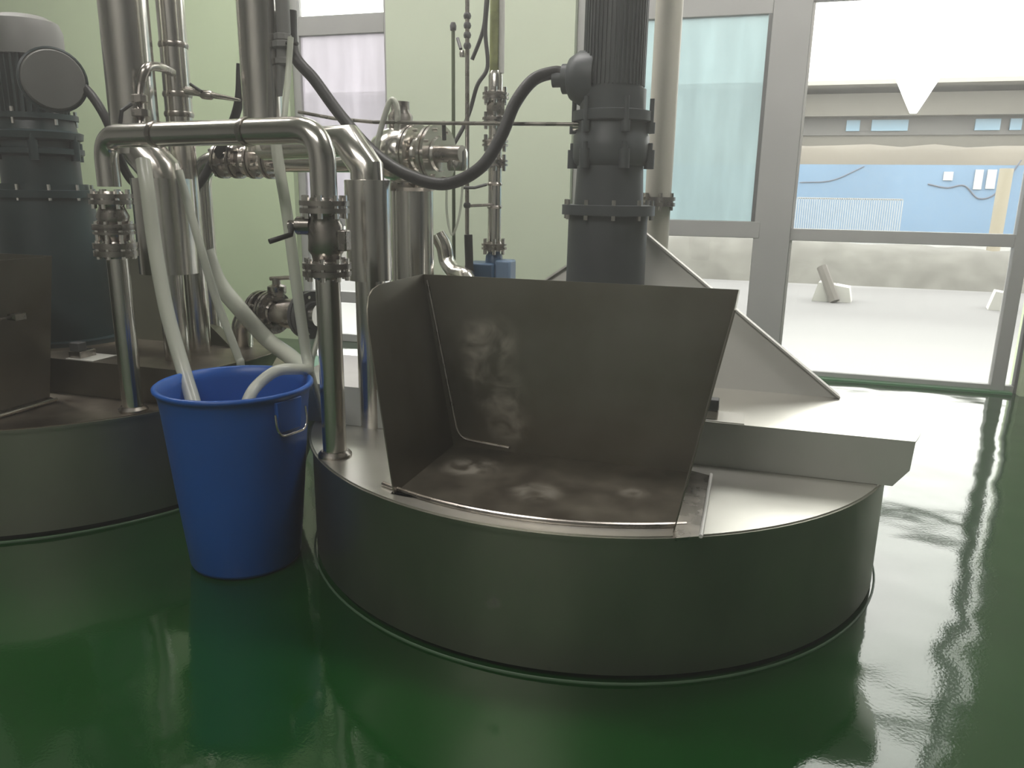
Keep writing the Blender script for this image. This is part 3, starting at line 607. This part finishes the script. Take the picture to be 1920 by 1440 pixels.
rod2 = thing('dip_rod', 'short pale green rod with dark tip between round valve and thin steel rod', 'rod', (x3, 3.7, 1.6))
MB().tube([(x3, 3.7, ZT+.004), (x3, 3.7, zs(850, 55, 3.7))], .009, 10).build('rod', mat('dull_green_rod', (.20, .24, .15), .4, .4), rod2)
MB().lathe([(.014, 0), (.016, .02), (.010, .035)], (x3, 3.7, zs(850, 57, 3.7)), n=10).build('tip', frame_d, rod2)
MB().tube([at(858, 72, 3.65), at(864, 92, 3.62)], .008, 8).build('hook', frame_d, rod2)
MB().lathe([(.012, -.015), (.016, 0), (.012, .015)], at(867, 101, 3.6), n=10).build('fitting', steel, rod2)
# thin horizontal line to the motor
tag(MB().tube([at(560, 210, 3.2), at(625, 222, 3.18), at(700, 229, 3.12), at(835, 231, 3.08), at(1086, 233, 3.03)], .0075, 8).build('instrument_line', steel_old), 'thin horizontal steel line running to the dark motor column', 'line')
tag(MB().tube([at(832, 228, 3.09), at(833, 262, 3.12)], .009, 8).build('hanger_clip', frame_d), 'small dark clip hanging from the thin horizontal line', 'clip')

# ------------------------------------------------------------------ hoses
def hose(name, pts, r, m, lab, cat='hose', n=16):
    return tag(MB().tube(spline(pts), r, n).build(name, m), lab, cat)
hose('black_hose', [at(545, 20, 3.0), at(551, 100, 3.0), at(590, 150, 3.0), at(640, 218, 3.0), at(700, 285, 2.95), at(765, 328, 2.9), at(835, 345, 2.9), at(900, 315, 2.9), at(940, 255, 2.95), at(965, 195, 3.0), at(1000, 150, 3.05), at(1040, 136, 3.08), at(1058, 140, 3.08)], .024, rubber, 'thick black hose sagging from the dark motor column to the left')
MB_ = at(1050, 140, 3.08)
hose('black_hose', [at(128, 138, 3.0), at(152, 158, 2.97), at(177, 186, 2.95), at(203, 232, 2.95), at(222, 290, 3.0), at(248, 340, 3.05), at(300, 375, 3.1), at(365, 352, 3.15), at(400, 300, 3.2), at(430, 245, 3.15), at(448, 190, 3.1), at(452, 120, 3.1)], .020, rubber, 'black hose hanging from the teal motor behind the wide pipes')
hose('black_cable', [at(912, 0, 3.8), at(908, 45, 3.8), at(900, 75, 3.8), at(885, 112, 3.8)], .010, rubber, 'short thin black cable left of the sight tube, ending high', 'cable', 8)
hose('black_cable', [at(914, 0, 3.75), at(910, 60, 3.75), at(914, 125, 3.72), at(895, 160, 3.7), at(882, 205, 3.7), at(868, 240, 3.65), at(845, 282, 3.6), at(842, 300, 3.5)], .010, rubber, 'long thin black cable winding from beside sight tube to the round valve', 'cable', 8)
hose('white_hose', [at(268, 300, 2.55), at(277, 360, 2.52), at(290, 460, 2.50), at(312, 580, 2.46), at(340, 680, 2.42), at(362, 752, 2.37), at(375, 800, 2.33)], .0275, hose_m, 'thick translucent white hose dropping into left side of the blue bin')
hose('white_hose', [at(335, 320, 2.75), at(352, 380, 2.74), at(378, 470, 2.73), at(405, 560, 2.73), at(445, 665, 2.74), at(452, 690, 2.74), Vector((at(455, 700, 2.76).x, 2.76, .36))], .017, hose_m, 'slim white hose slanting down behind the blue bin')
hose('white_hose', [at(385, 470, 3.0), at(410, 530, 3.02), at(450, 580, 3.05), at(490, 625, 3.12), at(515, 648, 3.12), at(548, 672, 3.0), at(574, 702, 2.9), at(588, 750, 2.85), Vector((-1.93, 2.84, .04))], .038, hose_m, 'broad milky hose lying toward the elbow pipe behind the blue bin')
hose('white_hose', [at(515, 225, 2.7), at(520, 290, 2.68), at(538, 400, 2.66), at(555, 530, 2.64), at(572, 650, 2.62), at(578, 690, 2.58), at(560, 692, 2.5), at(520, 695, 2.42), at(485, 720, 2.36), at(466, 748, 2.30), at(455, 790, 2.27)], .0215, hose_m, 'long white hose falling past the bridge pipe, curling into right side of bin')
hose('white_tube', [at(602, 560, 2.7), at(600, 620, 2.68), at(584, 680, 2.62), at(590, 720, 2.6), at(610, 800, 2.6), Vector((at(612, 860, 2.6).x, 2.6, .48))], .011, hose_m, 'thin clear tube hanging between the bin and the valve leg', 'tube', 10)
hose('white_tube', [at(838, 330, 3.4), at(838, 400, 3.4), at(848, 440, 3.4), at(862, 400, 3.4), at(868, 340, 3.4)], .006, hose_faint, 'very thin clear tube looping below the round valve', 'tube', 8)
hose('white_hose', [at(545, 70, 2.85), at(541, 130, 2.83), at(535, 200, 2.78), at(528, 260, 2.75)], .012, hose_m, 'thin white hose hanging beside the stepped steel pipe, above bridge pipe')
# short stub with union beside the stepped pipe top
st = thing('drop_pipe', 'short grey pipe with unions hanging just right of the stepped steel pipe', 'pipe', at(530, 100, 2.95))
MB().tube([at(524, 180, 2.95), at(532, 60, 2.95), Vector((at(530, 0, 2.95).x, 2.95, ZC))], [.012, .028, .030], 14).build('pipe', grey_paint, st)
for yy, r in ((70, .036), (84, .042), (115, .03)): MB().lathe([(r*.8, -.015), (r, -.01), (r, .01), (r*.8, .015)], at(530, yy, 2.95), n=8).build('union_nut', grey_paint, st)
MB().tube([at(530, 80, 2.93), at(558, 82, 2.93)], .008, 8).build('valve_handle', rubber, st)

# ------------------------------------------------------------------ low elbow with flanges behind the bin
le = thing('elbow_pipe', 'bright elbow pipe with round flanges standing on left vessel behind the bin', 'pipe', at(470, 660, 3.2))
Ye = 3.25
pA, pB = at(455, 668, Ye), at(545, 588, Ye)
pA.z = ZT+.004
MB().tube(arc_path([(pA.x, Ye-.02, ZT+.004), (at(462, 640, Ye).x, Ye-.02, at(462, 612, Ye).z+.03), (at(478, 600, Ye).x, Ye, pB.z), (pB.x+.15, Ye, pB.z)], .12, 8), .052, 24).build('pipe', steel, le)
for px in (494, 512): flange(le, (at(px, 590, Ye).x, Ye, pB.z), (1, -.3, 0), r=.105, t=.016, n=8)
flange(le, (at(580, 592, Ye).x, Ye, pB.z), (1, -.3, 0), r=.115, t=.02, n=8, m=frame_d)
MB().lathe([(.06, -.09), (.075, 0), (.06, .09)], (at(548, 590, Ye).x, Ye, pB.z), (1, 0, 0), 24).build('valve_body', steel_old, le)
MB().lathe([(.03, 0), (.045, .02), (.045, .05), (.02, .06), (.02, .09)], (at(520, 560, Ye).x, Ye, pB.z+.08), n=16).build('stem', steel_old, le)
MB().tube([(at(508, 542, Ye).x, Ye, pB.z+.165), (at(545, 538, Ye).x, Ye, pB.z+.175)], .010, 8).build('valve_handle', steel_old, le)
# green machine base at the wall, seen under the valve
gm = mat('green_paint', (.02, .20, .09), .4)
p = at(560, 640, 4.6)
tag(MB().box((at(520, 640, 4.7).x, 4.6, 0), (at(600, 640, 4.7).x, 5.0, .18)).build('green_plinth', gm, bevel=.01), 'low green plinth on the floor behind the elbow pipe', 'plinth')
# white box on the left edge behind the drive
wb = thing('switch_box', 'small white box on a thin post at the left edge, behind the teal motor', 'box', at(5, 430, 3.6))
p = at(2, 428, 3.6); MB().box((p.x-.10, 3.6, p.z-.06), (p.x+.03, 3.66, p.z+.08)).build('box', white_pl, wb, bevel=.005)
MB().tube([(p.x+.05, 3.62, ZR), (p.x+.05, 3.62, p.z+.25)], .012, 10).build('post', steel, wb)
MB().tube([(p.x+.05, 3.62, p.z), (p.x, 3.62, p.z)], .008, 8).build('bracket', steel_old, wb)

# ------------------------------------------------------------------ blue bin
bc = Vector((-1.787, 2.345, 0)); 
bn = thing('waste_bin', 'tall round blue plastic bin standing on the floor between the vessels', 'bin', bc)
H_ = .70; rb, rt = .205, .270
def rr(z): return rb+(rt-rb)*(z/H_)
prof = [(.0, .012), (rb-.02, .0), (rb-.006, .006), (rb, .02), (rr(.3), .3), (rr(.62)-.002, .62), (rr(.665), .665), (rr(H_)+.004, H_-.018), (rr(H_)+.012, H_-.010), (rr(H_)+.012, H_-.002), (rr(H_)+.004, H_+.004), (rr(H_)-.006, H_), (rr(.66)-.008, .66), (rr(.3)-.006, .3), (rb-.008, .025), (0, .022)]
MB().lathe(prof, bc, n=96).build('body', blueplastic, bn, sharp=False)
for sgn, a in ((1, math.radians(-12)), (-1, math.radians(168))):
    d = Vector((math.cos(a), math.sin(a), 0)); s_ = Vector((-d.y, d.x, 0)); r_ = rr(.62)+.006
    br = MB(); base = bc+d*(r_-.012)
    br.prism([base-s_*.052+Vector((0, 0, .56)), base+s_*.052+Vector((0, 0, .56)), base+s_*.062+Vector((0, 0, .675)), base-s_*.062+Vector((0, 0, .675))], d*.016)
    br.build('handle_mount', blueplastic, bn, bevel=.004)
    hw = [bc+d*(r_+.006)-s_*.072+Vector((0, 0, .635)), bc+d*(r_+.012)-s_*.074+Vector((0, 0, .585)), bc+d*(r_+.016)-s_*.055+Vector((0, 0, .553)), bc+d*(r_+.016)+s_*.055+Vector((0, 0, .553)), bc+d*(r_+.012)+s_*.074+Vector((0, 0, .585)), bc+d*(r_+.006)+s_*.072+Vector((0, 0, .635))]
    MB().tube(arc_path(hw, .02, 5), .0045, 10).build('handle', steel, bn, 'bent wire bail handle')

# ------------------------------------------------------------------ thin haze added to the room air for the lens veil
hz = bpy.data.materials.new('veil_air'); hz.use_nodes = True; nt = hz.node_tree; nt.nodes.clear()
vo = nt.nodes.new('ShaderNodeVolumeScatter'); vo.inputs['Density'].default_value = .036; vo.inputs['Anisotropy'].default_value = .6; vo.inputs['Color'].default_value = (1, .985, .94, 1)
oo = nt.nodes.new('ShaderNodeOutputMaterial'); nt.links.new(vo.outputs[0], oo.inputs['Volume'])
hb = MB().box((X0+.01, YB+.01, .01), (X1-.01, YW-.02, ZC-.01)).build('veil_haze', hz); tag(hb, 'thin haze added through the room to stand in for lens veil', 'haze', kind='stuff')
